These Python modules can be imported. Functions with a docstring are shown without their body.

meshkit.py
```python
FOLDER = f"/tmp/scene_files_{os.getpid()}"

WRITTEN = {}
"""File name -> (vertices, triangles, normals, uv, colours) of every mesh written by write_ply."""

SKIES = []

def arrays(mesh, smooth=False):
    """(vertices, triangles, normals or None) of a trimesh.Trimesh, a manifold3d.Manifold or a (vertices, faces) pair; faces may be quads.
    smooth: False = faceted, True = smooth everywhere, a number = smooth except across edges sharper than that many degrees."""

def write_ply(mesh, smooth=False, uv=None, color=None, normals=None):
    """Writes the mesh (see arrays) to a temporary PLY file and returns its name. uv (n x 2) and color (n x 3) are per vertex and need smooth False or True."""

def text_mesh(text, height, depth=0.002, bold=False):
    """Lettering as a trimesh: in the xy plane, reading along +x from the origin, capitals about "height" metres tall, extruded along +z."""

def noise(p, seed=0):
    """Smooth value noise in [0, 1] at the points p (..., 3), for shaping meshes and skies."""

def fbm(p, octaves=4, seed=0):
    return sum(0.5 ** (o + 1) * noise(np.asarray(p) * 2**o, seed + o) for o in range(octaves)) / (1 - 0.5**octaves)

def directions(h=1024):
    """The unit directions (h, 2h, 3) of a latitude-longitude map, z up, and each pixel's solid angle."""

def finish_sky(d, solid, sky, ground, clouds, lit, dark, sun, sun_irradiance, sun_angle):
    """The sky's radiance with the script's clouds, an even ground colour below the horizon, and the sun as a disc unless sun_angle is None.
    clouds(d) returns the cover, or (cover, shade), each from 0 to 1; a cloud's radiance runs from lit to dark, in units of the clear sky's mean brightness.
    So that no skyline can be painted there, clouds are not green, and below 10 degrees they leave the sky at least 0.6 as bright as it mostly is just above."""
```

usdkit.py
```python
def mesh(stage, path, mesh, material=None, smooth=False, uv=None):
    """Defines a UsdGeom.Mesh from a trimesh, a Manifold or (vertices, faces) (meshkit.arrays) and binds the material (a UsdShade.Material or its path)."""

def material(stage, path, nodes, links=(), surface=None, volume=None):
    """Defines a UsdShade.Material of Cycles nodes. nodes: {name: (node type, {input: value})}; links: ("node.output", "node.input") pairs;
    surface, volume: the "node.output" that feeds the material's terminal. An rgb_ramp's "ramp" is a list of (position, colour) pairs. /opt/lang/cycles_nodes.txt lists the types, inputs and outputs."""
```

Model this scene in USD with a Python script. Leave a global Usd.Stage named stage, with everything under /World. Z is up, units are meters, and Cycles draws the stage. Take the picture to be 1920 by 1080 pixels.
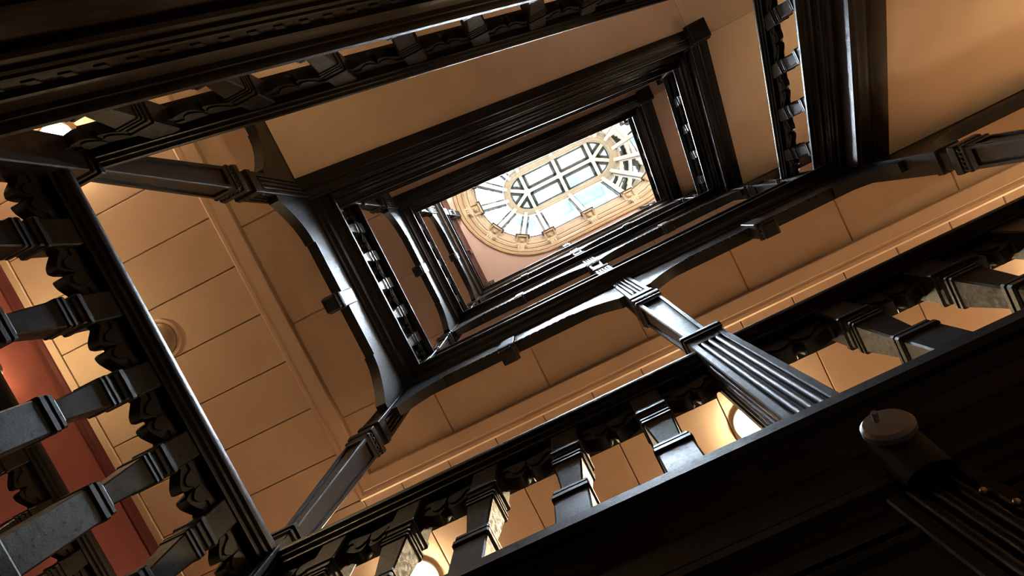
import math, random, numpy as np, trimesh, usdkit, meshkit, manifold3d
from shapely.geometry import Polygon, box as sbox
from shapely.ops import unary_union
from scipy.interpolate import PchipInterpolator
from pxr import Usd, UsdGeom, UsdLux, UsdShade, Gf, Sdf

stage = Usd.Stage.CreateInMemory()
UsdGeom.SetStageUpAxis(stage, 'Z')
UsdGeom.SetStageMetersPerUnit(stage, 1.0)
UsdGeom.Xform.Define(stage, '/World')
UsdGeom.Scope.Define(stage, '/World/Looks')
random.seed(4)
rng = np.random.default_rng(4)

# ---------------------------------------------------------------- camera, sky, exposure
EYE = 3.0                                              # height of the lens above the ground floor
cam = UsdGeom.Camera.Define(stage, '/World/camera')
Rm = np.array([[0.89346548, 0.44742786, 0.03832541],   # rows: picture right, picture down, view direction
               [-0.44232166, 0.89157083, -0.09692557],
               [-0.07753702, 0.06964749, 0.99455347]])
M = Gf.Matrix4d(*[float(v) for v in (*Rm[0], 0, *(-Rm[1]), 0, *(-Rm[2]), 0, 0, 0, EYE, 1)])
cam.AddTransformOp().Set(M)
cam.CreateHorizontalApertureAttr(36.0)
cam.CreateVerticalApertureAttr(36.0 * 9 / 16)
cam.CreateFocalLengthAttr(36.0 * 1200 / 1920)
cam.CreateClippingRangeAttr(Gf.Vec2f(0.05, 500))
cam.CreateExposureAttr(0.0)

SKY = 2.3
LAMP = 255.0
sky = UsdLux.DomeLight.Define(stage, '/World/sky')
sky.CreateIntensityAttr(1.0)
skymat = usdkit.material(stage, '/World/Looks/cloudy_sky', {
    'tc': ('texture_coordinate', {}),
    'n': ('noise_texture', {'scale': 5.0, 'detail': 5.0, 'roughness': 0.55}),
    'r': ('rgb_ramp', {'ramp': [(0.44, (0.34, 0.54, 0.86)), (0.70, (1.05, 1.10, 1.15))]}),
    'b': ('background_shader', {'strength': SKY})},
    [('tc.generated', 'n.vector'), ('n.fac', 'r.fac'), ('r.color', 'b.color')], surface='b.background')
UsdShade.MaterialBindingAPI.Apply(sky.GetPrim()).Bind(skymat)
sun = UsdLux.DistantLight.Define(stage, '/World/sun')
sun.CreateAngleAttr(24.0)                              # hazy sun behind thin cloud, high in the sky
sun.CreateNormalizeAttr(True)
sun.CreateIntensityAttr(21.0)
sun.CreateColorAttr(Gf.Vec3f(0.76, 0.90, 1.0))
sd = np.array([0.01, -0.06, 1.0]); sd /= np.linalg.norm(sd)      # towards the sun
sx = np.cross((0, 1.0, 0), sd); sx /= np.linalg.norm(sx)
sy = np.cross(sd, sx)
sun.AddTransformOp().Set(Gf.Matrix4d(*[float(v) for v in (*sx, 0, *sy, 0, *sd, 0, 0, 0, 30, 1)]))

# ---------------------------------------------------------------- materials
def mat(name, nodes, links, surface='p.BSDF'):
    return usdkit.material(stage, '/World/Looks/' + name, nodes, links, surface=surface)

def wood(name, dark, light, rough, coat, spec=0.27):
    return mat(name, {
        'g': ('geometry', {}),
        'mp': ('mapping', {'scale': (1.0, 1.0, 1.0)}),
        'n1': ('noise_texture', {'scale': 7.0, 'detail': 5.0, 'roughness': 0.65}),
        'n2': ('noise_texture', {'scale': 60.0, 'detail': 3.0}),
        'w': ('noise_texture', {'scale': 240.0, 'detail': 1.0}),
        'r': ('rgb_ramp', {'ramp': [(0.3, dark), (0.72, light)]}),
        'rr': ('map_range', {'from_min': 0.3, 'from_max': 0.7, 'to_min': rough * 0.75, 'to_max': rough * 1.35}),
        'b': ('bump', {'strength': 0.12, 'distance': 0.004}),
        'p': ('principled_bsdf', {'coat_weight': coat, 'coat_roughness': 0.42, 'specular_ior_level': spec})},
        [('g.position', 'mp.vector'), ('mp.vector', 'n1.vector'), ('g.position', 'n2.vector'), ('g.position', 'w.vector'),
         ('n1.fac', 'r.fac'), ('r.color', 'p.base_color'), ('n2.fac', 'rr.value'), ('rr.result', 'p.roughness'),
         ('w.fac', 'b.height'), ('b.normal', 'p.normal')])

def plaster(name, a, b, scale=3.0, rough=0.75, grain=0.10):
    return mat(name, {
        'g': ('geometry', {}),
        'n1': ('noise_texture', {'scale': scale, 'detail': 4.0}),
        'n2': ('noise_texture', {'scale': 150.0, 'detail': 2.0}),
        'r': ('rgb_ramp', {'ramp': [(0.3, a), (0.7, b)]}),
        'b': ('bump', {'strength': grain, 'distance': 0.003}),
        'p': ('principled_bsdf', {'roughness': rough, 'specular_ior_level': 0.25})},
        [('g.position', 'n1.vector'), ('g.position', 'n2.vector'), ('n1.fac', 'r.fac'), ('r.color', 'p.base_color'),
         ('n2.fac', 'b.height'), ('b.normal', 'p.normal')])

def plain(name, col, rough=0.5, metal=0.0, emit=0.0, ecol=None):
    d = {'base_color': col, 'roughness': rough, 'metallic': metal}
    if emit:
        d['emission_strength'] = emit
        d['emission_color'] = ecol or col
    return mat(name, {'p': ('principled_bsdf', d)}, [])

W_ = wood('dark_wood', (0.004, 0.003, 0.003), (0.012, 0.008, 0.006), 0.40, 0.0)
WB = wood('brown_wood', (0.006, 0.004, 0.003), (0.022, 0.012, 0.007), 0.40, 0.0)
PL = plaster('tan_plaster', (0.58, 0.425, 0.32), (0.63, 0.465, 0.35))
PL2 = plaster('tan_panel', (0.56, 0.41, 0.305), (0.61, 0.45, 0.34))
PL3 = plaster('tan_panel_pale', (0.60, 0.44, 0.335), (0.65, 0.48, 0.365))
PINK = plaster('pink_plaster', (0.78, 0.59, 0.52), (0.84, 0.64, 0.57))
CREAM = plaster('cream_plaster', (0.40, 0.335, 0.24), (0.48, 0.40, 0.29), 6.0)
BRASSY = plaster('gilded_cream', (0.29, 0.215, 0.125), (0.38, 0.285, 0.17), 8.0, 0.5)
RED = plaster('red_wall_paint', (0.15, 0.042, 0.038), (0.19, 0.054, 0.048))
REDTRIM = plaster('red_trim_paint', (0.07, 0.018, 0.018), (0.09, 0.022, 0.022), 5.0, 0.4)
UMBER = plaster('umber_line_paint', (0.035, 0.02, 0.01), (0.05, 0.03, 0.015), 6.0, 0.5)
MAROON = plaster('maroon_cornice_paint', (0.045, 0.015, 0.014), (0.07, 0.025, 0.02), 6.0, 0.35)
CARPET = plaster('floor_boards', (0.50, 0.44, 0.36), (0.58, 0.51, 0.42), 4.0, 0.5)
WHITE = plaster('cream_bars', (0.74, 0.68, 0.56), (0.82, 0.77, 0.66), 9.0, 0.5)
LEAD = plaster('mossy_lead', (0.012, 0.014, 0.010), (0.07, 0.075, 0.06), 12.0, 0.9)
GREY = plain('grey_metal', (0.42, 0.42, 0.44), 0.45, 0.3)
BLACK = plain('black_plastic', (0.003, 0.003, 0.003), 0.6)
BRASS = plain('brass_bolt', (0.6, 0.5, 0.4), 0.3, 1.0)
GLOW = plain('lamp_glass_lit', (0.9, 0.85, 0.7), 0.4, 0.0, LAMP, (1.0, 0.78, 0.47))
GLOW2 = plain('unseen_uplighter_bulb', (0.9, 0.85, 0.7), 0.4, 0.0, 190.0, (1.0, 0.80, 0.42))  # bulbs of the unseen uplighters by the flights and red wall
GLOW3 = plain('unseen_upper_lamp_glass', (0.9, 0.85, 0.7), 0.4, 0.0, 110.0, (1.0, 0.88, 0.74))  # unseen lamps of the upper levels
GLOW4 = plain('unseen_upper_globe', (0.9, 0.85, 0.7), 0.4, 0.0, 620.0, (1.0, 0.90, 0.78))  # unseen globes that brighten the top of the hall
COVER = plaster('lamp_cover_unlit', (0.30, 0.205, 0.145), (0.32, 0.22, 0.155), 6.0, 0.4)
GLASS = mat('skylight_glass', {'t': ('transparent_bsdf', {'color': (0.97, 0.985, 1.0)}), 'g': ('glossy_bsdf', {'roughness': 0.02, 'color': (1, 1, 1)}),
             'f': ('fresnel', {'IOR': 1.35}), 'm': ('mix_closure', {})},
            [('f.fac', 'm.fac'), ('t.BSDF', 'm.closure1'), ('g.BSDF', 'm.closure2')], surface='m.closure')

# ---------------------------------------------------------------- helpers
used = {}
def numbered(path):
    n = used.get(path, 0)
    used[path] = n + 1
    return path if n == 0 else f'{path}_{n:03d}'

LOC = {}
GROUPS = {'newel_post': 'newel columns of the stairwell', 'gallery_beam': 'gallery beams round the well', 'balustrade': 'carved balustrades round the well', 'stair_flight': 'flights of the staircase',
          'stair_landing': 'quarter landings of the staircase', 'ceiling_light': 'round ceiling lights', 'wall_light': 'unseen wall uplighters', 'cornice': 'maroon cornices under the skylight'}
def thing(name, label, cat, loc=(0, 0, 0), group=None, kind=None):
    group = group or GROUPS.get(name)
    p = numbered('/World/' + name)
    x = UsdGeom.Xform.Define(stage, p)
    x.AddTranslateOp().Set(Gf.Vec3d(*map(float, loc)))
    tag(x.GetPrim(), label, cat, group, kind)
    LOC[p] = np.array(loc, float)
    return p

def tag(prim, label=None, cat=None, group=None, kind=None):
    for k, v in (('label', label), ('category', cat), ('group', group), ('kind', kind)):
        if v:
            prim.SetCustomDataByKey(k, v)

def root_of(p):
    return '/'.join(p.split('/')[:3])

def part(parent, name, mesh, m, smooth=28, label=None, kind=None):
    """A mesh given in world coordinates, put under parent (a thing or a part)."""
    p = numbered(parent + '/' + name)
    me = to_tm(mesh)
    v = me.vertices - LOC[root_of(parent)]
    prim = usdkit.mesh(stage, p, (v, me.faces), m, smooth=smooth).GetPrim()
    tag(prim, label, kind=kind)
    return p

def solo(name, mesh, m, label, cat, group=None, kind=None, smooth=28):
    p = numbered('/World/' + name)
    me = to_tm(mesh)
    prim = usdkit.mesh(stage, p, (me.vertices, me.faces), m, smooth=smooth).GetPrim()
    tag(prim, label, cat, group, kind)
    return p

def copy(src, label, loc, group=None, cat=None):
    name = src.split('/')[2]
    was = stage.GetPrimAtPath(src).GetCustomData()
    base = name[:-4] if name[-3:].isdigit() else name
    p = numbered('/World/' + base)
    x = UsdGeom.Xform.Define(stage, p)
    x.GetPrim().GetReferences().AddInternalReference(src)
    x.ClearXformOpOrder()
    op = UsdGeom.XformOp(x.GetPrim().GetAttribute('xformOp:translate'))
    x.SetXformOpOrder([op])
    op.Set(Gf.Vec3d(*map(float, loc)))
    tag(x.GetPrim(), label, cat or was.get('category'), group or was.get('group'), was.get('kind'))
    x.GetPrim().SetInstanceable(True)
    LOC[p] = np.array(loc, float)
    return p

def to_tm(mesh):
    if isinstance(mesh, trimesh.Trimesh):
        return mesh
    if isinstance(mesh, list):
        return trimesh.util.concatenate([to_tm(x) for x in mesh])
    v, f, _ = meshkit.arrays(mesh)
    return trimesh.Trimesh(v, f, process=False)

def tm(v, f):
    return trimesh.Trimesh(np.asarray(v, float), np.asarray(f), process=False)

def mapped(mesh, fn):
    """Apply fn to the vertices, turning the faces round when it mirrors."""
    v = np.asarray(mesh.vertices)
    w = fn(v)
    f = np.asarray(mesh.faces)
    out = tm(w, f)
    if out.volume < 0:
        out = tm(w, f[:, ::-1])
    return out

def cbox(w, d, h, c=0.004):
    """Box with chamfered edges, centred in x and y, standing on z = 0."""
    c = min(c, w / 3, d / 3, h / 3)
    x, y, z = w / 2, d / 2, h / 2
    pts = []
    for sx in (-1, 1):
        for sy in (-1, 1):
            for sz in (-1, 1):
                pts += [(sx * (x - c), sy * (y - c), sz * z), (sx * (x - c), sy * y, sz * (z - c)), (sx * x, sy * (y - c), sz * (z - c))]
    m = trimesh.Trimesh(pts).convex_hull
    m.apply_translation((0, 0, h / 2))
    return m

def bx(x0, x1, y0, y1, z0, z1, c=0.0):
    if c:
        m = cbox(x1 - x0, y1 - y0, z1 - z0, c)
    else:
        m = trimesh.creation.box((x1 - x0, y1 - y0, z1 - z0))
        m.apply_translation((0, 0, (z1 - z0) / 2))
    m.apply_translation(((x0 + x1) / 2, (y0 + y1) / 2, z0))
    return m

def loft_square(rows, c=0.15, cx=0.0, cy=0.0):
    """Square turning: rows of (z, half width); the four arrises are chamfered by c of the half width at most 6 mm."""
    V, F = [], []
    for z, h in rows:
        k = min(c * h, 0.006)
        V += [(cx + a, cy + b, z) for a, b in ((h, -h + k), (h, h - k), (h - k, h), (-h + k, h), (-h, h - k), (-h, -h + k), (-h + k, -h), (h - k, -h))]
    n = len(rows)
    for i in range(n - 1):
        for j in range(8):
            a, b = i * 8 + j, i * 8 + (j + 1) % 8
            F += [(a, b, b + 8), (a, b + 8, a + 8)]
    for j in range(1, 7):
        F += [(0, j + 1, j), ((n - 1) * 8, (n - 1) * 8 + j, (n - 1) * 8 + j + 1)]
    return tm(V, F)

class Frame:
    """A side of the well: s along it, u towards the open well, z up (with an optional rake)."""
    def __init__(self, O, S, U):
        self.O, self.S, self.U = np.array(O, float), np.array(S, float), np.array(U, float)
    def at(self, v, z0=0.0, slope=0.0, s0=0.0):
        s, u, z = v[:, 0], v[:, 1], v[:, 2]
        return self.O + s[:, None] * self.S + u[:, None] * self.U + (z + z0 + slope * (s - s0))[:, None] * np.array([0, 0, 1.0])
    def put(self, mesh, z0=0.0, slope=0.0, s0=0.0):
        return mapped(mesh, lambda v: self.at(v, z0, slope, s0))
    def sweep(self, poly, a, b, z0=0.0, slope=0.0, s0=0.0):
        """poly in (u, z), swept along s from a to b."""
        m = trimesh.creation.extrude_polygon(Polygon(poly), b - a)
        v = np.asarray(m.vertices)
        m = tm(np.stack([v[:, 2] + a, v[:, 0], v[:, 1]], 1), m.faces)
        return self.put(m, z0, slope, s0)
    def board(self, poly, u0, u1, z0=0.0, slope=0.0, s0=0.0):
        """poly in (s, z), thick from u0 to u1."""
        m = trimesh.creation.extrude_polygon(Polygon(poly), u1 - u0)
        v = np.asarray(m.vertices)
        m = tm(np.stack([v[:, 0], v[:, 2] + u0, v[:, 1]], 1), m.faces)
        return self.put(m, z0, slope, s0)
    def box(self, s0, s1, u0, u1, z0, z1, zz=0.0, c=0.0):
        return self.put(bx(s0, s1, u0, u1, z0, z1, c), zz)

# ---------------------------------------------------------------- measures of the place
XL, XR, YB, YT = -1.712, 2.688, 0.790, -1.144          # the four sides of the open well (handrail edges)
XM = 0.452                                              # the newel half-way along the long gallery
FL = [0.0, 4.55, 9.10, 12.84, 16.58, 20.32]             # gallery floors 0..4 and the top cornice
WL, WR, WB_, WT = -4.68, 4.75, 3.38, -3.22              # outer walls: x left, x right, y gallery, y flights
RAIL = 1.165                                            # handrail edge above the floor
CEIL = -0.32                                            # gallery ceiling below the floor above it
left = Frame((XL, 0, 0), (0, 1, 0), (1, 0, 0))
near = Frame((0, YB, 0), (1, 0, 0), (0, -1, 0))
far = Frame((0, YT, 0), (1, 0, 0), (0, 1, 0))
right = Frame((XR, 0, 0), (0, 1, 0), (-1, 0, 0))
NU = -0.068                                             # newel centre, behind the handrail edge
NEWELS = {'TL': (XL + NU, YT - NU - 2 * 0.0), 'BL': (XL + NU, YB - NU), 'MID': (XM, YB - NU), 'BR': (XR - NU, YB - NU), 'TR': (XR - NU, YT + NU)}
NEWELS['TL'] = (XL + NU, YT + NU)
WORD = {0: 'ground', 1: 'first', 2: 'second', 3: 'third', 4: 'fourth'}

# ---------------------------------------------------------------- shell
solo('floor', bx(WL, WR, WT, WB_, -0.2, 0.0), WB, 'dark ground floor at the bottom of the stairwell', 'floor', kind='structure')
TOP = 20.6
solo('wall_left', bx(WL - 0.25, WL, WT - 0.25, WB_ + 0.25, 0, TOP), RED, 'dark red painted wall behind the left gallery railings', 'wall', kind='structure')
solo('wall_right', bx(WR, WR + 0.25, WT - 0.25, WB_ + 0.25, 0, TOP), PL, 'tan plaster wall beside the right hand flights', 'wall', kind='structure')
solo('wall_front', bx(WL, WR, WB_, WB_ + 0.25, 0, TOP), PL, 'tan plaster wall behind the long lower gallery', 'wall', kind='structure')
solo('wall_back', bx(WL, WR, WT - 0.25, WT, 0, TOP), PL, 'tan plaster wall along the upper long flights', 'wall', kind='structure')

def gallery_slab(n):
    z = FL[n]
    L = unary_union([sbox(WL, WT, XL - 0.18, WB_), sbox(WL, YB + 0.18, WR, WB_)])
    m = trimesh.creation.extrude_polygon(L, 0.20)
    m.apply_translation((0, 0, z - 0.24))
    return m
for n in (1, 2, 3, 4):
    solo('floor', gallery_slab(n), CARPET, f'gallery floor slab of the {WORD[n]} gallery up the stairwell', 'floor', kind='structure')

def make_ceiling(n):
    z = FL[n] + CEIL
    t = thing('ceiling', f'panelled tan plaster ceiling under the {WORD[n]} gallery', 'ceiling', (0, 0, z), kind='structure')
    L = unary_union([sbox(WL, WT, XL - 0.18, WB_), sbox(WL, YB + 0.18, WR, WB_)])
    m = trimesh.creation.extrude_polygon(L, 0.02)
    m.apply_translation((0, 0, z + 0.055))
    part(t, 'backing', m, PL)
    g = 0.004
    ms = [PL, PL2, PL3, PL]
    k = 0
    def pan(x0, x1, y0, y1, zz=0.0, th=0.03):
        nonlocal k
        part(t, 'panel', bx(x0 + g, x1 - g, y0 + g, y1 - g, z + zz, z + zz + th, 0.006), ms[(k * 7 + k // 3) % 4], smooth=False)
        k += 1
    p = 0.496
    y = -1.404 - 4 * p
    edges = [WT + 0.02]
    while y < WB_ - 0.2:
        if y > WT + 0.2:
            edges.append(y)
        y += p
    edges.append(WB_ - 0.02)
    for a, b in zip(edges, edges[1:]):
        pan(-4.55, -2.62, a, b)
    pan(WL + 0.01, -4.55, WT + 0.02, WB_ - 0.02, -0.012)
    xs = [1.259 + p * i for i in range(-8, 8)]
    xs = [-2.62] + [x for x in xs if -2.4 < x < WR - 0.2] + [WR - 0.02]
    for a, b in zip(xs, xs[1:]):
        pan(a, b, 1.57, 2.02)
    xs = [0.77 + 0.98 * i for i in range(-4, 5)]
    xs = [-2.62] + [x for x in xs if -2.3 < x < WR - 0.3] + [WR - 0.02]
    for a, b in zip(xs, xs[1:]):
        pan(a, b, 2.02, 2.9)
        pan(a, b, 2.9, WB_ - 0.01)
    # recessed margin next to the beams, raised above the field
    ys = [WT + 0.02, -2.2, -1.2, -0.2, 0.8]
    for a, b in zip(ys, ys[1:]):
        pan(-2.44, XL - 0.14, a, b, 0.035, 0.02)
    xs = [-2.44, -1.55, -0.55, 0.45, 1.45, 2.45, 3.45, WR - 0.02]
    for a, b in zip(xs, xs[1:]):
        pan(a, b, 0.8, 1.39, 0.035, 0.02)
    # stepped border moulding round the well
    def prof(o):
        return [(o, 0.05), (o, -0.012), (o + 0.02, -0.03), (o + 0.05, -0.03), (o + 0.06, -0.018), (o + 0.075, -0.018), (o + 0.085, -0.035), (o + 0.20, -0.035), (o + 0.205, -0.03), (o + 0.205, 0.05)]
    YM = 1.585
    f1 = Frame((-2.64, 0, z), (0, 1, 0), (1, 0, 0))
    m1 = f1.sweep(prof(0), WT + 0.02, YM)
    v = m1.vertices.copy()
    e = v[:, 1] > 0
    v[e, 1] = YM - (v[e, 0] + 2.64)
    part(t, 'border_moulding', tm(v, m1.faces), PL3)
    f2 = Frame((0, YM, z), (1, 0, 0), (0, -1, 0))
    m2 = f2.sweep(prof(0), -2.64, WR - 0.02)
    v = m2.vertices.copy()
    e = v[:, 0] < 0
    v[e, 0] = -2.64 + (YM - v[e, 1])
    part(t, 'border_moulding', tm(v, m2.faces), PL3)
    return t
c2 = make_ceiling(2)
for n in (3, 4):
    copy(c2, f'panelled tan plaster ceiling under the {WORD[n]} gallery', (0, 0, FL[n] + CEIL))
L = unary_union([sbox(WL, WT, XL - 0.18, WB_), sbox(WL, YB + 0.18, WR, WB_)])
m = trimesh.creation.extrude_polygon(L, 0.05)
m.apply_translation((0, 0, FL[1] + CEIL))
solo('ceiling', m, PL, 'shaded plaster ceiling under the lowest gallery', 'ceiling', kind='structure')

# thin dark red crown trim where the red wall meets the cream ceiling
for i, n in enumerate((2, 3, 4)):
    f = Frame((WL, 0, FL[n] + CEIL), (0, 1, 0), (1, 0, 0))
    solo(f'trim_{i + 1}', f.sweep([(0, -0.10), (0.02, -0.10), (0.025, -0.05), (0.05, -0.03), (0.055, -0.012), (0, -0.012)], WT + 0.01, WB_ - 0.01), REDTRIM,
         f'thin dark red crown moulding on the red wall under the {WORD[n]} gallery', 'moulding', kind='structure')

# ---------------------------------------------------------------- newel columns, one storey each
def fluted_block(t, cx, cy, z0, z1, half, plain_=False):
    if plain_:
        part(t, 'plain_block', loft_square([(z0, half), (z1, half)], cx=cx, cy=cy), WB)
        return
    core = loft_square([(z0, half - 0.016), (z1, half - 0.016)], cx=cx, cy=cy)
    fr = [core]
    e = 0.030
    for sx in (-1, 1):
        for sy in (-1, 1):
            fr.append(bx(cx + sx * half - (e if sx > 0 else 0), cx + sx * half + (e if sx < 0 else 0), cy + sy * half - (e if sy > 0 else 0), cy + sy * half + (e if sy < 0 else 0), z0, z1, 0.004))
    rail = min(0.09, (z1 - z0) * 0.12)
    for za, zb in ((z0, z0 + rail), (z1 - rail, z1)):
        fr.append(bx(cx - half + 0.001, cx + half - 0.001, cy - half + 0.001, cy + half - 0.001, za, zb, 0.004))
    b = part(t, 'fluted_block', fr, W_)
    h = z1 - z0 - 2 * rail - 0.01
    for dx, dy in ((1, 0), (0, 1), (-1, 0), (0, -1)):
        for k in (-1, 0, 1):
            r = trimesh.creation.capsule(radius=0.0135, height=h - 0.03, count=[6, 8])
            r.apply_translation((cx + dx * (half - 0.012) + (k * 0.034 if dx == 0 else 0), cy + dy * (half - 0.012) + (k * 0.034 if dy == 0 else 0), z0 + rail + 0.02 - r.bounds[0][2]))
            part(b, 'reed', r, W_, smooth=50)

def panelled_shaft(cx, cy, z0, h0, z1, h1):
    outer = loft_square([(z0, h0), (z1, h1)], cx=cx, cy=cy)
    man = manifold3d.Manifold(manifold3d.Mesh(np.asarray(outer.vertices, np.float32), np.asarray(outer.faces, np.uint32)))
    H = z1 - z0
    for k in range(4):
        a = math.radians(90 * k)
        pts = []
        for zz, hh in ((z0 + 0.05, h0), (z1 - 0.05, h1)):
            tt = (zz - z0) / H
            h = h0 + (h1 - h0) * tt
            w = h - 0.024
            for s in (-w, w):
                for dpt in (-0.017, 0.02):
                    x, y = h + dpt, s
                    pts.append((cx + x * math.cos(a) - y * math.sin(a), cy + x * math.sin(a) + y * math.cos(a), zz))
        man = man - manifold3d.Manifold.hull_points(np.array(pts, np.float32))
    return to_tm(man)

def make_newel(n, key, label, group=None, top=None, zt=None, drop=None):
    cx, cy = NEWELS[key]
    z0 = FL[n] + 0.0
    z1 = FL[n + 1] if zt is None else zt
    d0 = z1 - (drop or (1.46 if n < 2 else 1.12))        # bottom of the drop block
    t = thing('newel_post', label, 'newel post', (cx, cy, z0), group)
    half = 0.085
    fluted_block(t, cx, cy, z0, z0 + 1.31, half, key == 'TL')
    a = z0 + 1.31
    part(t, 'cap_moulding', loft_square([(a, 0.085), (a + 0.012, 0.095), (a + 0.03, 0.095), (a + 0.032, 0.088), (a + 0.05, 0.088), (a + 0.052, 0.10), (a + 0.08, 0.10), (a + 0.082, 0.078), (a + 0.11, 0.078), (a + 0.112, 0.07), (a + 0.14, 0.062)], cx=cx, cy=cy), W_)
    s1 = d0 - 0.36
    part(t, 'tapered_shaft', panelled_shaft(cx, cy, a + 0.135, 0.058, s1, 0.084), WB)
    b = part(t, 'capital', loft_square([(s1, 0.084), (s1 + 0.01, 0.094), (s1 + 0.03, 0.094), (s1 + 0.032, 0.087), (s1 + 0.085, 0.087), (s1 + 0.087, 0.098), (s1 + 0.12, 0.102), (s1 + 0.15, 0.102), (s1 + 0.155, 0.085), (s1 + 0.20, 0.072), (s1 + 0.30, 0.068), (s1 + 0.305, 0.09), (d0, 0.093)], cx=cx, cy=cy), W_)
    beads = []
    for k in range(4):
        for j in range(5):
            q = trimesh.creation.icosphere(1, 0.0115)
            o = (j - 2) * 0.034
            q.apply_translation(((0.089, o), (o, 0.089), (-0.089, o), (o, -0.089))[k] + (s1 + 0.058,))
            q.apply_translation((cx, cy, 0))
            beads.append(q)
    part(b, 'bead_course', beads, W_, smooth=True, kind='stuff')
    fluted_block(t, cx, cy, d0, z1 - 0.02, half, key == 'BR')
    return t

WHERE = {'TL': 'at the upper left corner of the well', 'BL': 'at the lower left corner of the well', 'MID': 'half-way along the long lower gallery', 'BR': 'at the right end of the long lower gallery'}
for key in ('TL', 'BL', 'MID', 'BR'):
    n0 = make_newel(0, key, f'tall newel column below the first gallery {WHERE[key]}')
    copy(n0, f'tall newel column on the first gallery {WHERE[key]}', (*NEWELS[key], FL[1]))
    n2 = make_newel(2, key, f'newel column on the second gallery {WHERE[key]}')
    copy(n2, f'newel column on the third gallery {WHERE[key]}', (*NEWELS[key], FL[3]))
    copy(n2, f'newel column on the topmost gallery {WHERE[key]}', (*NEWELS[key], FL[4]))

# ---------------------------------------------------------------- gallery beams with arched valance
BEAM = [(-0.30, -0.03), (-0.30, -0.30), (-0.14, -0.42), (-0.0, -0.42), (0.0, -0.335), (0.012, -0.32), (0.03, -0.31), (0.03, -0.285), (0.018, -0.278), (0.012, -0.27), (0.02, -0.262), (0.02, -0.15), (0.03, -0.14),
        (0.045, -0.105), (0.07, -0.085), (0.075, -0.07), (0.09, -0.068), (0.105, -0.055), (0.106, -0.015), (0.095, 0.0), (-0.16, 0.0), (-0.16, -0.03)]
BEAM = [(-0.16, 0.0), (-0.16, -0.42), (0.0, -0.42)] + BEAM[4:-2]
def valance_outline(a, b, ends=(True, True), zb=-0.80, ze=-1.13, R=0.42):
    pts = []
    def curve(s, sign):
        c = [(s, ze), (s + sign * 0.05, ze)]
        for i in range(1, 13):
            tt = i / 12
            c.append((s + sign * (0.05 + (R - 0.05) * tt), ze + (zb - 0.035 - ze) * math.sin(tt * math.pi / 2) ** 0.9))
        c.append((s + sign * R, zb))
        return c
    pts += curve(a, 1) if ends[0] else [(a, zb)]
    pts += curve(b, -1)[::-1] if ends[1] else [(b, zb)]
    return pts + [(b, -0.40), (a, -0.40)]

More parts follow.
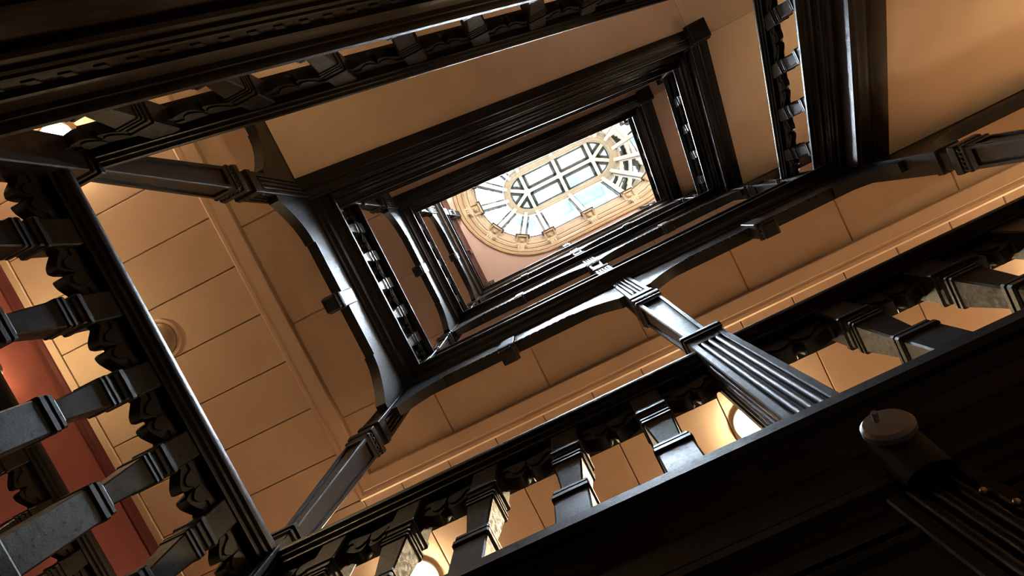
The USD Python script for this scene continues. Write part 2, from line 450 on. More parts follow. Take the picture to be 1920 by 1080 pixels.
def make_beam(fr, n, a, b, ends, label, pend=True, bulk=None, end_ext=(0, 0)):
    z = FL[n]
    o = fr.O + fr.S * (a + b) / 2
    t = thing('gallery_beam', label, 'beam', (o[0], o[1], z))
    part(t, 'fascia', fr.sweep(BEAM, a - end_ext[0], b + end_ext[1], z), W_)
    v = part(t, 'valance', fr.board(valance_outline(a, b, ends), -0.085, 0.0, z), W_)
    th = []
    a1, b1 = a + (0.44 if ends[0] else 0.02), b - (0.44 if ends[1] else 0.02)
    k = int((b1 - a1) / 0.062)
    for i in range(k):
        s = a1 + (b1 - a1) * (i + 0.5) / k
        th.append(fr.box(s - 0.020, s + 0.020, -0.018, 0.006, -0.818, -0.775, z))
    if pend:
        part(v, 'dentil_course', th, W_, smooth=False, kind='stuff')
    part(v, 'valance_bead', fr.sweep([(-0.004, -0.46), (0.012, -0.455), (0.016, -0.445), (0.012, -0.435), (-0.004, -0.43)], a, b, z), W_)
    if pend:
        s = (a + b) / 2
        o = fr.O + fr.S * s + fr.U * -0.04
        rows = [(-1.08, 0.045), (-1.07, 0.06), (-1.045, 0.065), (-1.04, 0.055), (-1.0, 0.055), (-0.995, 0.07), (-0.96, 0.075), (-0.955, 0.065), (-0.60, 0.065)]
        pd = part(t, 'pendant', loft_square([(r[0] + z, r[1]) for r in rows], cx=o[0], cy=o[1]), W_)
        bd = []
        for dx, dy in ((1, 0), (0, 1), (-1, 0), (0, -1)):
            for j in (-1, 0, 1):
                q = trimesh.creation.icosphere(1, 0.010)
                q.apply_translation((o[0] + dx * 0.058 + (0 if dx else j * 0.036), o[1] + dy * 0.058 + (0 if dy else j * 0.036), z - 1.02))
                bd.append(q)
        part(pd, 'bead_course', bd, W_, smooth=True, kind='stuff')
    return t

h = 0.085
yTL, yBL = NEWELS['TL'][1], NEWELS['BL'][1]
xBL, xBR = NEWELS['BL'][0], NEWELS['BR'][0]
for n in (1, 2, 3, 4):
    g = f'{WORD[n]} gallery'
    specs = [
        (left, yTL + h, yBL - h, (True, True), f'dark moulded beam with arched valance along the left side of the {g}', True, (h, 0.0)),
        (left, WT + 0.02, yTL - h, (False, True), f'dark moulded header beam of the {g} above the foot of the long flight', False, (0, h)),
        (near, xBL + h, XM - h, (True, True), f'dark moulded beam with arched valance on the {g}, left half of the long side', True, (0.0, h)),
        (near, XM + h, xBR - h, (True, True), f'dark moulded beam with arched valance on the {g}, right half of the long side', True, (h, h)),
        (near, xBR + h, WR - 0.02, (True, False), f'dark moulded header beam of the {g} beside the right end newel', False, (h, 0))]
    if n == 1:
        protos = [make_beam(f, n, a, b, e, l, p, end_ext=x) for f, a, b, e, l, p, x in specs]
    else:
        for q, s in zip(protos, specs):
            l0 = LOC[q]
            copy(q, s[4], (l0[0], l0[1], FL[n]))

# ---------------------------------------------------------------- balustrades
RAILPOLY = [(0.0, 1.165), (0.004, 1.185), (0.0, 1.205), (-0.012, 1.215), (-0.018, 1.24), (-0.05, 1.262), (-0.107, 1.272), (-0.165, 1.262), (-0.198, 1.24), (-0.203, 1.215), (-0.215, 1.205), (-0.219, 1.185), (-0.215, 1.165),
            (-0.200, 1.158), (-0.196, 1.143), (-0.180, 1.138), (-0.176, 1.115), (-0.040, 1.115), (-0.036, 1.138), (-0.020, 1.143), (-0.016, 1.158)]
BU = -0.108
def baluster_rows(z, H=1.115):
    e = H - 1.115
    return ([(z, 0.064), (z + 0.47, 0.064), (z + 0.475, 0.060), (z + 0.49, 0.060)],
            [(z + 0.485, 0.062), (z + 0.492, 0.070), (z + 0.512, 0.070), (z + 0.514, 0.060), (z + 0.530, 0.060), (z + 0.532, 0.066), (z + 0.548, 0.066), (z + 0.550, 0.052), (z + 0.575, 0.046), (z + 0.58, 0.040)],
            [(z + 0.575, 0.040), (z + 0.80 + e, 0.057)],
            [(z + 0.795 + e, 0.057), (z + 0.80 + e, 0.063), (z + 0.812 + e, 0.063), (z + 0.813 + e, 0.058), (z + 0.826 + e, 0.058), (z + 0.827 + e, 0.064), (z + 0.84 + e, 0.064), (z + 0.841 + e, 0.054), (z + 0.875 + e, 0.050), (z + 0.88 + e, 0.058), (z + 0.905 + e, 0.060), (z + 0.907 + e, 0.068), (z + 0.93 + e, 0.068), (z + 0.932 + e, 0.061)],
            [(z + 0.93 + e, 0.062), (z + 1.13 + e, 0.062)])

def add_baluster(t, x, y, z, H=1.115):
    lo, lm, sh, um, up = baluster_rows(z, H)
    b = part(t, 'baluster', loft_square(sh, cx=x, cy=y), W_)
    part(b, 'base_block', loft_square(lo, cx=x, cy=y), W_)
    part(b, 'top_block', loft_square(up, cx=x, cy=y), W_)
    part(b, 'base_moulding', loft_square(lm, cx=x, cy=y), W_)
    part(b, 'capital_moulding', loft_square(um, cx=x, cy=y), W_)

def fret(fr, t, s0, s1, z, slope=0.0, sref=0.0):
    """Scalloped fretwork board hung under the handrail between two balusters."""
    w = (s1 - s0) / 2
    c = (s0 + s1) / 2
    kx = [0.0, 0.04, 0.08, 0.2, 0.4, 0.6, 0.8, 0.92, 0.97, 1.0]
    kd = [0.100, 0.105, 0.150, 0.176, 0.170, 0.152, 0.130, 0.118, 0.130, 0.125]
    xs = np.concatenate([np.linspace(0, 0.1, 6), np.linspace(0.14, 1.0, 18)])
    half = list(zip(xs, PchipInterpolator(kx, kd)(xs)))
    bot = [(c - w * a, 1.12 - d) for a, d in half[::-1]] + [(c + w * a, 1.12 - d) for a, d in half[1:]]
    f = part(t, 'fretwork_panel', fr.board(bot + [(s1, 1.125), (s0, 1.125)], -0.134, -0.080, z, slope, sref), W_, smooth=40)
    scr = []
    for sg in (-1, 1):
        up, lo = [], []
        for i in range(17):
            tt = i / 16
            q = c + sg * w * (0.05 + 0.90 * tt)
            up.append((q, 1.12 - 0.055 + 0.03 * tt))
            lo.append((q, 1.12 - 0.060 - (0.072 * math.sin(math.pi * min(1.0, 0.10 + tt * 1.3)) ** 0.7 if tt < 0.69 else 0.0) - 0.012))
        scr.append(fr.board(up + lo[::-1], -0.083, -0.072, z, slope, sref))
    part(f, 'scroll', scr, W_, kind='stuff')

def make_rail(fr, a, b, z, spots, label, group=None, slope=0.0, sref=0.0, base=True, name='balustrade', x=1.0):
    """a..b between newel faces; z: the floor (or the rake line at sref)."""
    mid = (a + b) / 2
    o = fr.O + fr.S * mid
    t = thing(name, label, 'balustrade', (o[0], o[1], z + slope * (mid - sref)), group)
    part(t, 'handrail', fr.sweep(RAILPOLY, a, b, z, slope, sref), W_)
    if base:
        part(t, 'base_rail', fr.sweep([(-0.04, 0.0), (-0.034, 0.03), (-0.04, 0.045), (-0.176, 0.045), (-0.182, 0.03), (-0.176, 0.0)], a, b, z, slope, sref), W_)
    edges = [a] + [q for s in spots for q in (s - 0.062, s + 0.062)] + [b]
    for s in spots:
        p = fr.O + fr.S * s + fr.U * BU
        add_baluster(t, p[0], p[1], z + slope * (s - sref))
    for s0, s1 in zip(edges[::2], edges[1::2]):
        if s1 - s0 > 0.08:
            fret(fr, t, s0, s1, z, slope, sref)
    return t

sideL = [-0.855, -0.512, -0.17, 0.172, 0.515]
side1 = [-1.405 + 0.372 * i for i in range(5)]
side2 = [0.93 + 0.375 * i for i in range(5)]
rspec = [(left, yTL + h, yBL - h, sideL, 'dark carved balustrade on the left side of the {}'),
         (near, xBL + h, XM - h, side1, 'dark carved balustrade on the left half of the long side, {}'),
         (near, XM + h, xBR - h, side2, 'dark carved balustrade on the right half of the long side, {}')]
rails = []
for n in (1, 2, 3, 4):
    for i, (f, a, b, sp, l) in enumerate(rspec):
        l = l.format(WORD[n] + ' gallery')
        if n == 1:
            rails.append(make_rail(f, a, b, FL[1], sp, l))
        else:
            p = rails[i]
            copy(p, l, (LOC[p][0], LOC[p][1], FL[n]))

# ---------------------------------------------------------------- flights
STRING = [(-0.16, -1.03), (-0.16, -1.92), (-0.10, -1.92), (-0.06, -1.905), (-0.05, -1.875), (-0.035, -1.87), (-0.02, -1.85), (0.004, -1.835), (0.016, -1.82), (0.02, -1.80), (0.014, -1.785), (0.026, -1.778), (0.034, -1.762), (0.028, -1.745), (0.024, -1.738), (0.02, -1.72), (0.006, -1.66), (-0.010, -1.59), (-0.022, -1.52), (-0.028, -1.44),
          (0.000, -1.435), (0.012, -1.42), (0.012, -1.375), (0.026, -1.37), (0.032, -1.355), (0.026, -1.34), (0.02, -1.338), (0.02, -1.325), (0.03, -1.32), (0.033, -1.308), (0.026, -1.298),
          (0.012, -1.295), (0.012, -1.185), (0.035, -1.18), (0.04, -1.15), (0.056, -1.125), (0.075, -1.115), (0.076, -1.095), (0.09, -1.09), (0.104, -1.075), (0.104, -1.045), (0.094, -1.03)]
def make_flight(n):
    zl = FL[n] + RAIL + 0.204                         # handrail edge where the long flight starts
    zh = FL[n + 1] + RAIL + 0.122                     # and where the short flight ends
    Lt = (XR - XL) + (YB - YT)
    sl = (zh - zl) / Lt
    zc = zl + sl * (XR - XL)
    w = WORD[n]
    out = []
    for fr, name, a, b, sref, zr, s_, lab in (
            (far, 'stair_flight', XL, XR, XL, zl, sl, f'long dark-stringed flight with smooth tan soffit rising from the {w} gallery'),
            (right, 'stair_flight', YT, YB, YT, zc, sl, f'short dark-stringed flight with smooth tan soffit rising on the right above the {w} gallery')):
        mid = (a + b) / 2
        o = fr.O + fr.S * mid
        t = thing(name, lab, 'staircase', (o[0], o[1], zr + s_ * (mid - sref) - 1.1))
        st = part(t, 'string', fr.sweep(STRING, a, b, zr, s_, sref), WB if n == 1 else W_)
        th = []
        k = int((b - a) / 0.085)
        for i in range(k):
            s = a + (b - a) * (i + 0.5) / k
            q = bx(s - 0.016, s + 0.016, 0.005, 0.018, -1.235, -1.20)
            th.append(fr.put(q, zr, s_, sref))
        part(st, 'dentil_course', th, WB if n == 1 else W_, smooth=False, kind='stuff')
        wid = ((YT - WT) if fr is far else (WR - XR)) - 0.012
        if fr is far:
            a = a + 0.004
        else:
            b = b - 0.006
        part(t, 'soffit', fr.sweep([(-0.15, -1.885), (-0.15, -1.60), (-wid, -1.60), (-wid, -1.885)], a, b, zr, s_, sref), PL)
        # the steps on top of the soffit
        steps = max(6, round((b - a) * s_ / 0.17))
        for i in range(steps):
            s0 = a + (b - a) * i / steps
            s1 = a + (b - a) * (i + 1) / steps
            zz = zr + s_ * (s0 - sref) - RAIL - 0.13
            part(t, 'step', fr.box(s0, s1 + 0.02, -wid, -0.165, -0.2, 0.0, zz + (s1 - s0) * s_), CARPET, smooth=False)
        spots = [-1.40 + 0.4 * i for i in range(10)] if fr is far else [-0.72, -0.305, 0.11, 0.53]
        e = h + NU
        lab2 = f'dark raking balustrade of the long flight rising from the {w} gallery' if fr is far else f'dark raking balustrade of the short right flight above the {w} gallery'
        make_rail(fr, XL + 0.017 if fr is far else YT + 0.017, b - 0.017, zr - RAIL, spots, lab2, slope=s_, sref=sref, base=False)
    # quarter landing in the corner
    zz = zc - 1.885
    t = thing('stair_landing', f'quarter landing with flat tan soffit between the flights above the {w} gallery', 'landing', ((XR + WR) / 2, (YT + WT) / 2, zz))
    part(t, 'soffit', bx(XR + 0.004, WR - 0.01, WT + 0.01, YT - 0.004, zz, zz + 0.06), PL)
    part(t, 'landing_floor', bx(XR + 0.02, WR - 0.01, WT + 0.01, YT - 0.02, zz + 0.06, zz + 0.62), CARPET)
    # corner newel with a beaded pendant foot
    cx, cy = NEWELS['TR']
    z0 = zc - 2.05
    t = thing('newel_post', f'square corner newel with beaded foot where flights meet above the {w} gallery', 'newel post', (cx, cy, z0))
    part(t, 'shaft', loft_square([(z0 + 0.2, 0.085), (zc + 0.16, 0.085)], cx=cx, cy=cy), W_)
    pd = part(t, 'pendant', loft_square([(z0, 0.095), (z0 + 0.01, 0.115), (z0 + 0.05, 0.12), (z0 + 0.055, 0.105), (z0 + 0.10, 0.105), (z0 + 0.105, 0.125), (z0 + 0.16, 0.125), (z0 + 0.2, 0.10), (z0 + 0.3, 0.095), (z0 + 0.32, 0.085)], cx=cx, cy=cy), W_)
    bd = []
    for dx, dy in ((1, 0), (0, 1), (-1, 0), (0, -1)):
        for j in range(-3, 4):
            q = trimesh.creation.icosphere(1, 0.011)
            q.apply_translation((cx + dx * 0.107 + (0 if dx else j * 0.031), cy + dy * 0.107 + (0 if dy else j * 0.031), z0 + 0.078))
            bd.append(q)
    part(pd, 'bead_course', bd, W_, smooth=True, kind='stuff')
    part(t, 'cap', loft_square([(zc + 0.16, 0.085), (zc + 0.17, 0.10), (zc + 0.19, 0.10), (zc + 0.195, 0.085), (zc + 0.23, 0.085), (zc + 0.235, 0.115), (zc + 0.27, 0.118), (zc + 0.29, 0.10), (zc + 0.36, 0.03)], cx=cx, cy=cy), W_)
for n in (1, 2, 3):
    make_flight(n)

# ---------------------------------------------------------------- second railing on a raised platform by the red wall
PX, PZ = -3.90, 3.15 + EYE
back = Frame((PX, 0, 0), (0, 1, 0), (1, 0, 0))
t = thing('platform', 'raised timber platform against the red wall behind the left gallery', 'platform', ((WL + PX) / 2, 0, PZ - 0.3))
part(t, 'deck', bx(WL + 0.01, PX + 0.02, WT + 0.02, WB_ - 0.02, PZ - 0.3, PZ), W_)
part(t, 'skirt', bx(WL + 0.01, PX - 0.2, WT + 0.02, WB_ - 0.02, FL[1], PZ - 0.3), W_)
make_rail(back, WT + 0.1, WB_ - 0.1, PZ, [-2.7 + 0.42 * i for i in range(14)], 'second dark balustrade further back in front of the red wall')

# ---------------------------------------------------------------- ceiling lights
def ceiling_light(x, y, n, lit, label):
    z = FL[n] + CEIL
    t = thing('ceiling_light', label, 'ceiling light', (x, y, z - 0.1))
    prof = [(0.0, 0.0), (0.185, 0.0), (0.19, -0.012), (0.185, -0.03), (0.165, -0.034), (0.160, -0.02), (0.0, -0.02)]
    rim = trimesh.creation.revolve(np.array(prof[::-1]), sections=40)
    rim.apply_translation((x, y, z))
    part(t, 'rim', rim, PL3 if not lit else WHITE)
    dome = [(0.158 * math.cos(a), -0.03 - 0.075 * math.sin(a)) for a in np.linspace(0, math.pi / 2, 9)]
    dome[-1] = (0.0, dome[-1][1])
    d = trimesh.creation.revolve(np.array(dome[::-1] if lit or True else dome), sections=40)
    d.apply_translation((x, y, z))
    if d.volume < 0:
        d.invert()
    part(t, 'cover', d, (GLOW if n == 2 else GLOW3) if lit else COVER, smooth=60)

ceiling_light(-3.6, -0.62, 2, False, 'unlit round flush cover on the panelled ceiling of the left gallery')
ceiling_light(-3.56, -2.62, 2, True, 'lit round ceiling light at the upper left end under the second gallery')
ceiling_light(-2.48, 2.50, 2, True, 'lit round ceiling light in the lower left corner under the second gallery')
ceiling_light(0.98, 2.47, 2, True, 'lit round ceiling light behind the fluted newel under the second gallery')
ceiling_light(4.1, 2.40, 2, True, 'lit round ceiling light at the right end under the second gallery')  # out of frame, placed to light the right end of the gallery
for n in (3, 4):  # unseen lamps, placed to light the upper galleries and soffits
    for x, y, w in ((-3.56, -2.62, 'at the upper left end'), (-3.6, -0.62, 'over the left gallery'), (-2.48, 2.50, 'in the lower left corner'), (0.98, 2.47, 'on the long side'), (4.1, 2.40, 'at the right end')):
        ceiling_light(x, y, n, True, f'unseen lit round ceiling light {w} under the {WORD[n]} gallery')

def wall_light(x, y, z, dx, dy, label, glow, r=0.06):  # uplighters out of view, placed to brighten walls, soffits and cornice
    t = thing('wall_light', label, 'unseen wall light', (x, y, z - 0.1))
    cx, cy = x + dx * 0.15, y + dy * 0.15
    bowl = trimesh.creation.revolve(np.array([(0.0, -0.10), (0.05, -0.09), (0.10, -0.04), (0.12, 0.03), (0.11, 0.03), (0.09, -0.03), (0.0, -0.07)]), sections=24)
    if bowl.volume < 0:
        bowl.invert()
    bowl.apply_translation((cx, cy, z))
    part(t, 'bowl', bowl, BRASS)
    part(t, 'bracket', bx(min(x + dx * 0.006, x + dx * 0.05) - 0.04 * abs(dy), max(x + dx * 0.006, x + dx * 0.05) + 0.04 * abs(dy), min(y + dy * 0.006, y + dy * 0.05) - 0.04 * abs(dx), max(y + dy * 0.006, y + dy * 0.05) + 0.04 * abs(dx), z - 0.13, z + 0.01, 0.006), BRASS)
    q = trimesh.creation.icosphere(2, r)
    q.apply_translation((cx, cy, z))
    part(t, 'bulb', q, glow, smooth=True)
wall_light(WL, -0.95, EYE + 4.95, 1, 0, 'small unseen warm uplighter on the red wall behind the second railing', GLOW2)  # out of view, lights the red wall and the ceiling beside it
wall_light(-0.9, WT, EYE + 4.2, 0, 1, 'small unseen warm uplighter on the wall above the lowest long flight', GLOW2)  # out of view, lights the left part of the long soffit
wall_light(WR, 0.0, EYE + 4.1, -1, 0, 'small unseen warm uplighter on the wall beside the lowest right flight', GLOW2)  # out of view, lights the lowest right soffit
wall_light(1.9, WT, EYE + 6.2, 0, 1, 'small unseen uplighter on the back wall below the middle long flight', GLOW3, 0.075)  # out of view, lifts the right part of the long soffit
wall_light(WR, -0.3, EYE + 7.3, -1, 0, 'small unseen warm uplighter on the wall beside the middle right flight', GLOW2)  # hidden behind the lower flight, lights the middle right soffit
for x, w in ((-0.3, 'left'), (3.2, 'right')):  # unseen globes, placed to brighten the skylight cornice and pink ceiling
    wall_light(x, WT, FL[5] - 1.3, 0, 1, f'unseen globe uplighter high on the back wall below the skylight, {w} one', GLOW4, 0.14)
wall_light(WR, -1.2, FL[5] - 1.3, -1, 0, 'unseen globe uplighter high on the right wall below the skylight', GLOW4, 0.14)

# ---------------------------------------------------------------- top: cream gallery ceiling, maroon cornice, pink spandrel ceiling, skylight
ZT = FL[5]
CX, CY, CA = 1.495, -1.205, 1.256                       # centre and half straight length of the skylight
XI, YI = -1.86, 0.885                                    # inner edge of the cornice
Lp = unary_union([sbox(WL, WT, XI - 0.12, WB_), sbox(WL, YI + 0.12, WR, WB_)])
m = trimesh.creation.extrude_polygon(Lp, 0.1)
m.apply_translation((0, 0, ZT - 0.40))
solo('ceiling', m, CREAM, 'pale cream ceiling strip above the topmost gallery', 'ceiling', kind='structure')
def stad(r, z, n=24):
    a = np.linspace(-math.pi / 2, math.pi / 2, n + 1)
    p = [(CX + CA + r * math.cos(t), CY + r * math.sin(t), z) for t in a] + [(CX - CA - r * math.cos(t), CY - r * math.sin(t), z) for t in a]
    return p
hole = Polygon([(x, y) for x, y, _ in stad(1.97, 0, 48)])
pink = sbox(XI - 0.14, WT, WR, YI + 0.14).difference(hole)
ms_ = [trimesh.creation.extrude_polygon(g, 0.06) for g in getattr(pink, 'geoms', [pink])]
m = trimesh.util.concatenate(ms_)
m.apply_translation((0, 0, ZT))
solo('ceiling', m, PINK, 'pink plaster ceiling round the oval skylight', 'ceiling', kind='structure')
corn = [(-0.14, 0.0), (-0.14, -0.42), (-0.10, -0.42), (-0.085, -0.40), (-0.085, -0.30), (-0.06, -0.28), (-0.06, -0.17), (-0.03, -0.15), (-0.015, -0.10), (0.0, -0.09), (0.0, -0.03), (-0.01, 0.0)]
t = thing('cornice', 'dark maroon moulded cornice along the left side under the pink ceiling', 'cornice', (XI, (WT + YI) / 2, ZT - 0.4))
fc = Frame((XI, 0, ZT), (0, 1, 0), (1, 0, 0))
part(t, 'moulding', fc.sweep(corn, WT + 0.01, YI + 0.1), MAROON)
part(t, 'drop_block', bx(XI - 0.16, XI + 0.015, -0.23, -0.11, ZT - 0.55, ZT - 0.12, 0.01), MAROON)
t = thing('cornice', 'dark maroon moulded cornice along the long lower side under the pink ceiling', 'cornice', ((XI + WR) / 2, YI, ZT - 0.4))
fc = Frame((0, YI, ZT), (1, 0, 0), (0, -1, 0))
part(t, 'moulding', fc.sweep(corn, XI - 0.1, WR - 0.01), MAROON)
part(t, 'drop_block', bx(-0.72, -0.60, YI - 0.015, YI + 0.16, ZT - 0.55, ZT - 0.12, 0.01), MAROON)
part(t, 'drop_block', bx(1.5, 1.62, YI - 0.015, YI + 0.16, ZT - 0.55, ZT - 0.12, 0.01), MAROON)

def ring(prof, n=24, closed=False):
    rows = [stad(r, z, n) for r, z in prof]
    k = len(rows[0])
    V = [p for row in rows for p in row]
    F = []
    R = len(rows)
    for i in range(R if closed else R - 1):
        i2 = (i + 1) % R
        for j in range(k):
            a, b = i * k + j, i * k + (j + 1) % k
            c, d = i2 * k + (j + 1) % k, i2 * k + j
            F += [(a, b, c), (a, c, d)]
    me = tm(V, F)
    if closed and me.volume < 0:
        me.invert()
    return me
Z1, Z2 = ZT + 1.76, ZT + 5.18                            # foot of the glazing and the upper ring
t = thing('skylight', 'oval domed skylight with cream ribs and gilded cornice at the top of the well', 'skylight', (CX, CY, ZT))
ent = [(1.985, -0.018), (1.965, -0.02), (1.955, 0.03), (1.93, 0.04), (1.928, 0.10), (1.91, 0.12), (1.908, 0.20), (1.89, 0.23), (1.865, 0.27), (1.86, 0.34), (1.845, 0.36), (1.83, 0.74), (1.82, 0.76), (1.80, 0.80), (1.775, 0.83), (1.76, 0.90), (1.755, 0.92)]
ent2 = [(1.755, 0.92), (1.74, 0.94), (1.73, 1.26), (1.72, 1.28), (1.70, 1.30), (1.66, 1.34), (1.65, 1.40), (1.63, 1.42), (1.60, 1.46), (1.59, 1.54), (1.575, 1.56), (1.555, 1.70), (1.53, 1.72), (1.525, 1.76)]
back_ = [(2.3, 1.76), (2.3, -0.02)]
part(t, 'lower_cornice', ring([(r, ZT + z) for r, z in ent] + [(2.25, ZT + 0.92), (2.25, ZT + 0.07), (2.0, ZT + 0.062)], closed=True), BRASSY, smooth=24)
part(t, 'upper_cornice', ring([(r, ZT + z) for r, z in ent2] + [(2.25, ZT + 1.76), (2.25, ZT + 0.92)], closed=True), CREAM, smooth=24)

for r, z in ((1.905, 0.16), (1.826, 0.745), (1.722, 1.27), (1.522, 1.73)):
    part(t, 'outline_bead', ring([(r, ZT + z), (r - 0.012, ZT + z + 0.012), (r, ZT + z + 0.026), (r + 0.02, ZT + z + 0.012)], closed=True), UMBER)

def stations():
    out = []
    for sgn in (1, -1):
        for k in range(7):
            a = math.radians(-90 + 30 * k)
            out.append((CX + sgn * CA, CY, sgn * math.cos(a), math.sin(a)))
    out += [(CX, CY, 0, 1), (CX, CY, 0, -1)]
    return out
def lay(mesh, st, r, z):
    """A mesh modelled with x outwards, y along, z up, set at radius r of a station."""
    hx, hy, dx, dy = st
    def fn(v):
        x = v[:, 0] + r
        return np.stack([hx + x * dx - v[:, 1] * dy, hy + x * dy + v[:, 1] * dx, v[:, 2] + z], 1)
    return mapped(mesh, fn)
def prism(pts, w):
    """(x, z) outline extruded to the width w along y, centred."""
    m = trimesh.creation.extrude_polygon(Polygon(pts), w)
    v = np.asarray(m.vertices)
    return mapped(tm(np.stack([v[:, 0], v[:, 2] - w / 2, v[:, 1]], 1), m.faces), lambda q: q)
def slab(x0, x1, y0, y1, z0, z1):
    return bx(x0, x1, y0, y1, z0, z1, 0.008)
key = [slab(-0.15, 0.16, -0.17, 0.17, -0.22, 0.14), slab(-0.17, 0.16, -0.19, 0.19, 0.08, 0.14), slab(-0.15, -0.11, -0.17, 0.17, -0.27, -0.2), slab(0.12, 0.16, -0.17, 0.17, -0.27, -0.2),
       slab(-0.15, 0.16, -0.17, -0.13, -0.27, -0.2), slab(-0.15, 0.16, 0.13, 0.17, -0.27, -0.2), slab(-0.07, 0.08, -0.075, 0.075, -0.25, -0.2)]
boss = trimesh.creation.icosphere(2, 0.05)
cons = [prism([(0.14, -0.26), (0.02, -0.30), (-0.03, -0.27), (-0.04, -0.20), (-0.02, -0.12), (-0.04, -0.04), (-0.10, 0.02), (-0.13, 0.09), (-0.12, 0.15), (0.14, 0.15)], 0.20),
        prism([(0.14, 0.14), (-0.14, 0.14), (-0.16, 0.18), (-0.18, 0.20), (-0.18, 0.25), (0.14, 0.25)], 0.30)]
for k in (-1, 0, 1):
    q = trimesh.creation.cylinder(radius=0.028, height=0.24, sections=10)
    q.apply_transform(trimesh.transformations.rotation_matrix(math.radians(-18), (0, 1, 0)))
    q.apply_translation((-0.06, k * 0.06, -0.10))
    cons.append(q)
def tilt_bar(p0, p1, w, d):
    """Bar between (r, z) points in a station's plane."""
    (r0, z0), (r1, z1) = p0, p1
    L = math.hypot(r1 - r0, z1 - z0)
    nx, nz = -(z1 - z0) / L * d, (r1 - r0) / L * d
    return prism([(r0, z0), (r1, z1), (r1 + nx, z1 + nz), (r0 + nx, z0 + nz)], w)
G0, G1 = (1.60, Z1 + 0.02), (0.80, Z2 - 0.02)            # glazing slope
for st in stations():
    kb = part(t, 'keystone', [lay(q, st, 1.62, ZT + 1.55) for q in key], CREAM)
    part(kb, 'keystone_edge', lay(slab(-0.185, 0.16, -0.205, 0.205, 0.03, 0.075), st, 1.62, ZT + 1.55), UMBER)
    part(kb, 'boss', lay(boss, st, 1.625, ZT + 1.29), CREAM, smooth=True)
    part(t, 'console', [lay(q, st, 1.86, ZT + 0.62) for q in cons], CREAM)
    part(t, 'rib', lay(tilt_bar(G0, G1, 0.11, 0.09), st, 0, 0), WHITE)
    part(t, 'rib_flashing', lay(tilt_bar((G0[0] + 0.03, G0[1] + 0.01), (G1[0] + 0.03, G1[1] + 0.01), 0.25, -0.012), st, 0.03, 0.0), LEAD)
# sloping panes
def slope_pane(a, b):
    V, F = [], []
    for r, z in (G0, G1):
        V += [(hx + (r + 0.03) * dx, hy + (r + 0.03) * dy, z) for hx, hy, dx, dy in zip(*[np.linspace(p, q, 5) for p, q in zip(a, b)])]
    for j in range(4):
        F += [(j, j + 1, j + 6), (j, j + 6, j + 5)]
    return tm(V, F)
def dirs(hx, a0, a1):
    return hx, a0, a1
for sgn in (1, -1):
    for k in range(6):
        V, F = [], []
        for r, z in (G0, G1):
            for a in np.radians(np.linspace(-90 + 30 * k, -60 + 30 * k, 5)):
                V.append((CX + sgn * (CA + (r + 0.03) * math.cos(a)), CY + (r + 0.03) * math.sin(a), z))
        for j in range(4):
            F += [(j, j + 1, j + 6), (j, j + 6, j + 5)]
        part(t, 'pane', tm(V, F), GLASS, smooth=True)
    for x0, x1 in ((CX - CA, CX), (CX, CX + CA)):
        V = [(x0, CY + sgn * (G0[0] + 0.03), G0[1]), (x1, CY + sgn * (G0[0] + 0.03), G0[1]), (x1, CY + sgn * (G1[0] + 0.03), G1[1]), (x0, CY + sgn * (G1[0] + 0.03), G1[1])]
        part(t, 'pane', tm(V, [(0, 1, 2), (0, 2, 3)]), GLASS, smooth=False)
# slender purlin outside the glass
rm, zm_ = (G0[0] + G1[0]) / 2 + 0.12, (G0[1] + G1[1]) / 2
part(t, 'purlin', ring([(rm, zm_), (rm, zm_ + 0.05), (rm + 0.05, zm_ + 0.05), (rm + 0.05, zm_)], closed=True), WHITE)
# upper ring and lantern
part(t, 'upper_ring', ring([(0.84, Z2 - 0.10), (0.80, Z2 - 0.12), (0.78, Z2 - 0.05), (0.72, Z2 - 0.03), (0.70, Z2 + 0.02), (0.66, Z2 + 0.03), (0.635, Z2 + 0.05), (0.61, Z2 + 0.08), (0.60, Z2 + 0.45), (0.84, Z2 + 0.45)], closed=True), CREAM, smooth=24)
ZG = Z2 + 0.34
def rod(p, q, w, d, z):
    p, q = np.array(p), np.array(q)
    L = np.linalg.norm(q - p)
    m = trimesh.creation.box((L, w, d))
    m.apply_transform(trimesh.transformations.rotation_matrix(math.atan2(*(q - p)[::-1]), (0, 0, 1)))
    c = (p + q) / 2
    m.apply_translation((c[0], c[1], z))
    return m
bars = [((CX - CA - 0.0, CY), (CX + CA, CY))] + [((x, CY - 0.62), (x, CY + 0.62)) for x in (CX - CA, CX, CX + CA)]
for sgn in (1, -1):
    for a in (-30, 30):
        hx = CX + sgn * CA
        bars.append(((hx, CY), (hx + sgn * 0.62 * math.cos(math.radians(a)), CY + 0.62 * math.sin(math.radians(a)))))
for p, q in bars:
    part(t, 'mullion', rod(p, q, 0.115, 0.07, ZG - 0.05), WHITE)
    part(t, 'mullion_flashing', rod(p, q, 0.33, 0.01, ZG + 0.03), LEAD)
for x in (CX - CA, CX, CX + CA):
    b = trimesh.creation.cylinder(radius=0.11, height=0.06, sections=20)
    b.apply_translation((x, CY, ZG - 0.10))
    part(t, 'hub_boss', b, WHITE)
def flat(poly):
    m = trimesh.creation.extrude_polygon(poly, 0.006)
    m.apply_translation((0, 0, ZG))
    return m
inner = Polygon([(x, y) for x, y, _ in stad(0.60, 0, 24)])
rim_d = inner.difference(inner.buffer(-0.055))
m = trimesh.creation.extrude_polygon(rim_d, 0.01)
m.apply_translation((0, 0, ZG + 0.03))
part(t, 'rim_flashing', m, LEAD)
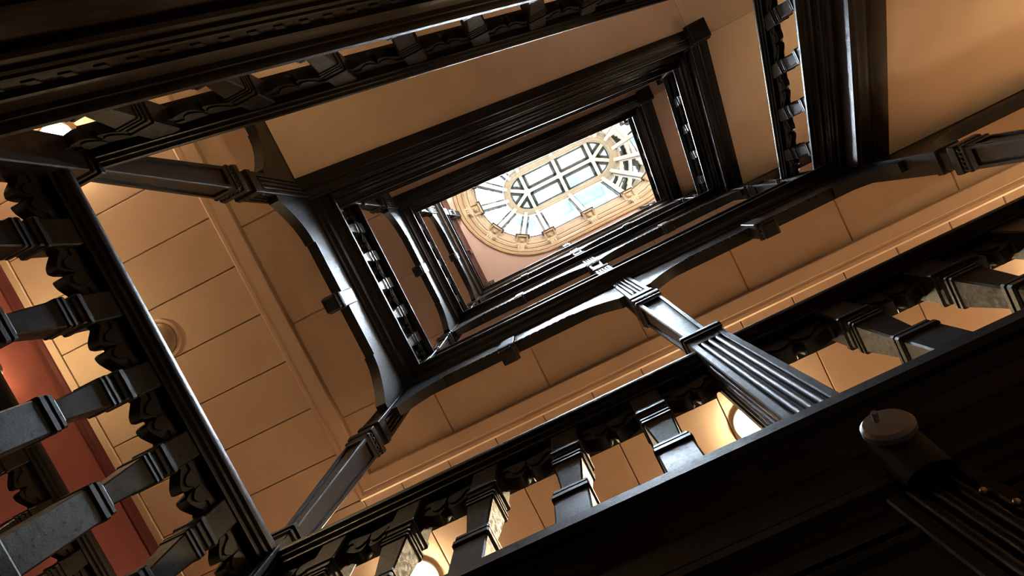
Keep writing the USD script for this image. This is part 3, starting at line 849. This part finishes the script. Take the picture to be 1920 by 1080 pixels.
for sy in (-1, 1):
    for x0, x1 in ((CX - CA, CX), (CX, CX + CA)):
        part(t, 'pane', flat(sbox(x0, min(CY, CY + sy * 0.6), x1, max(CY, CY + sy * 0.6))), GLASS, smooth=False)
for sgn in (1, -1):
    hx = CX + sgn * CA
    for a0 in (-90, -30, 30):
        pp = [(hx, CY)] + [(hx + sgn * 0.6 * math.cos(math.radians(a)), CY + 0.6 * math.sin(math.radians(a))) for a in np.linspace(a0, a0 + 60, 8)]
        part(t, 'pane', flat(Polygon(pp)), GLASS, smooth=False)

# ---------------------------------------------------------------- small fixture on the lowest drop block
cx, cy = NEWELS['MID']
fy = cy - 0.085
t = thing('spotlight', 'black spotlight with grey oval face plate fixed to the lowest newel', 'spotlight', (cx + 0.04, fy - 0.05, EYE + 1.3))
def place(m):
    m.apply_transform(trimesh.transformations.rotation_matrix(math.radians(20), (1, 0, 0)))
    m.apply_translation((cx + 0.012, fy - 0.036, EYE + 1.30))
    return m
can = trimesh.creation.cylinder(radius=0.050, height=0.12, sections=28)
can.apply_scale((1.05, 0.72, 1))
can.apply_translation((0, 0, -0.03))
hs = part(t, 'housing', place(can), BLACK)
plate = trimesh.creation.revolve(np.array([(0.0, -0.014), (0.046, -0.014), (0.053, -0.006), (0.053, 0.006), (0.046, 0.014), (0.0, 0.014)]), sections=28)
if plate.volume < 0:
    plate.invert()
plate.apply_transform(trimesh.transformations.rotation_matrix(math.radians(78), (1, 0, 0)))
plate.apply_translation((0, -0.034, 0.028))
part(t, 'face_plate', place(plate), GREY)
kn = trimesh.creation.cylinder(radius=0.007, height=0.022, sections=12)
kn.apply_transform(trimesh.transformations.rotation_matrix(math.radians(80), (1, 0, 0)))
kn.apply_translation((-0.012, -0.058, 0.045))
part(t, 'knob', place(kn), GREY)
for dx, dz in ((0.045, 1.12), (0.06, 1.06)):
    q = trimesh.creation.icosphere(2, 0.008)
    q.apply_translation((cx + dx, fy - 0.002, EYE + dz))
    part(t, 'bolt', q, BRASS, smooth=True)
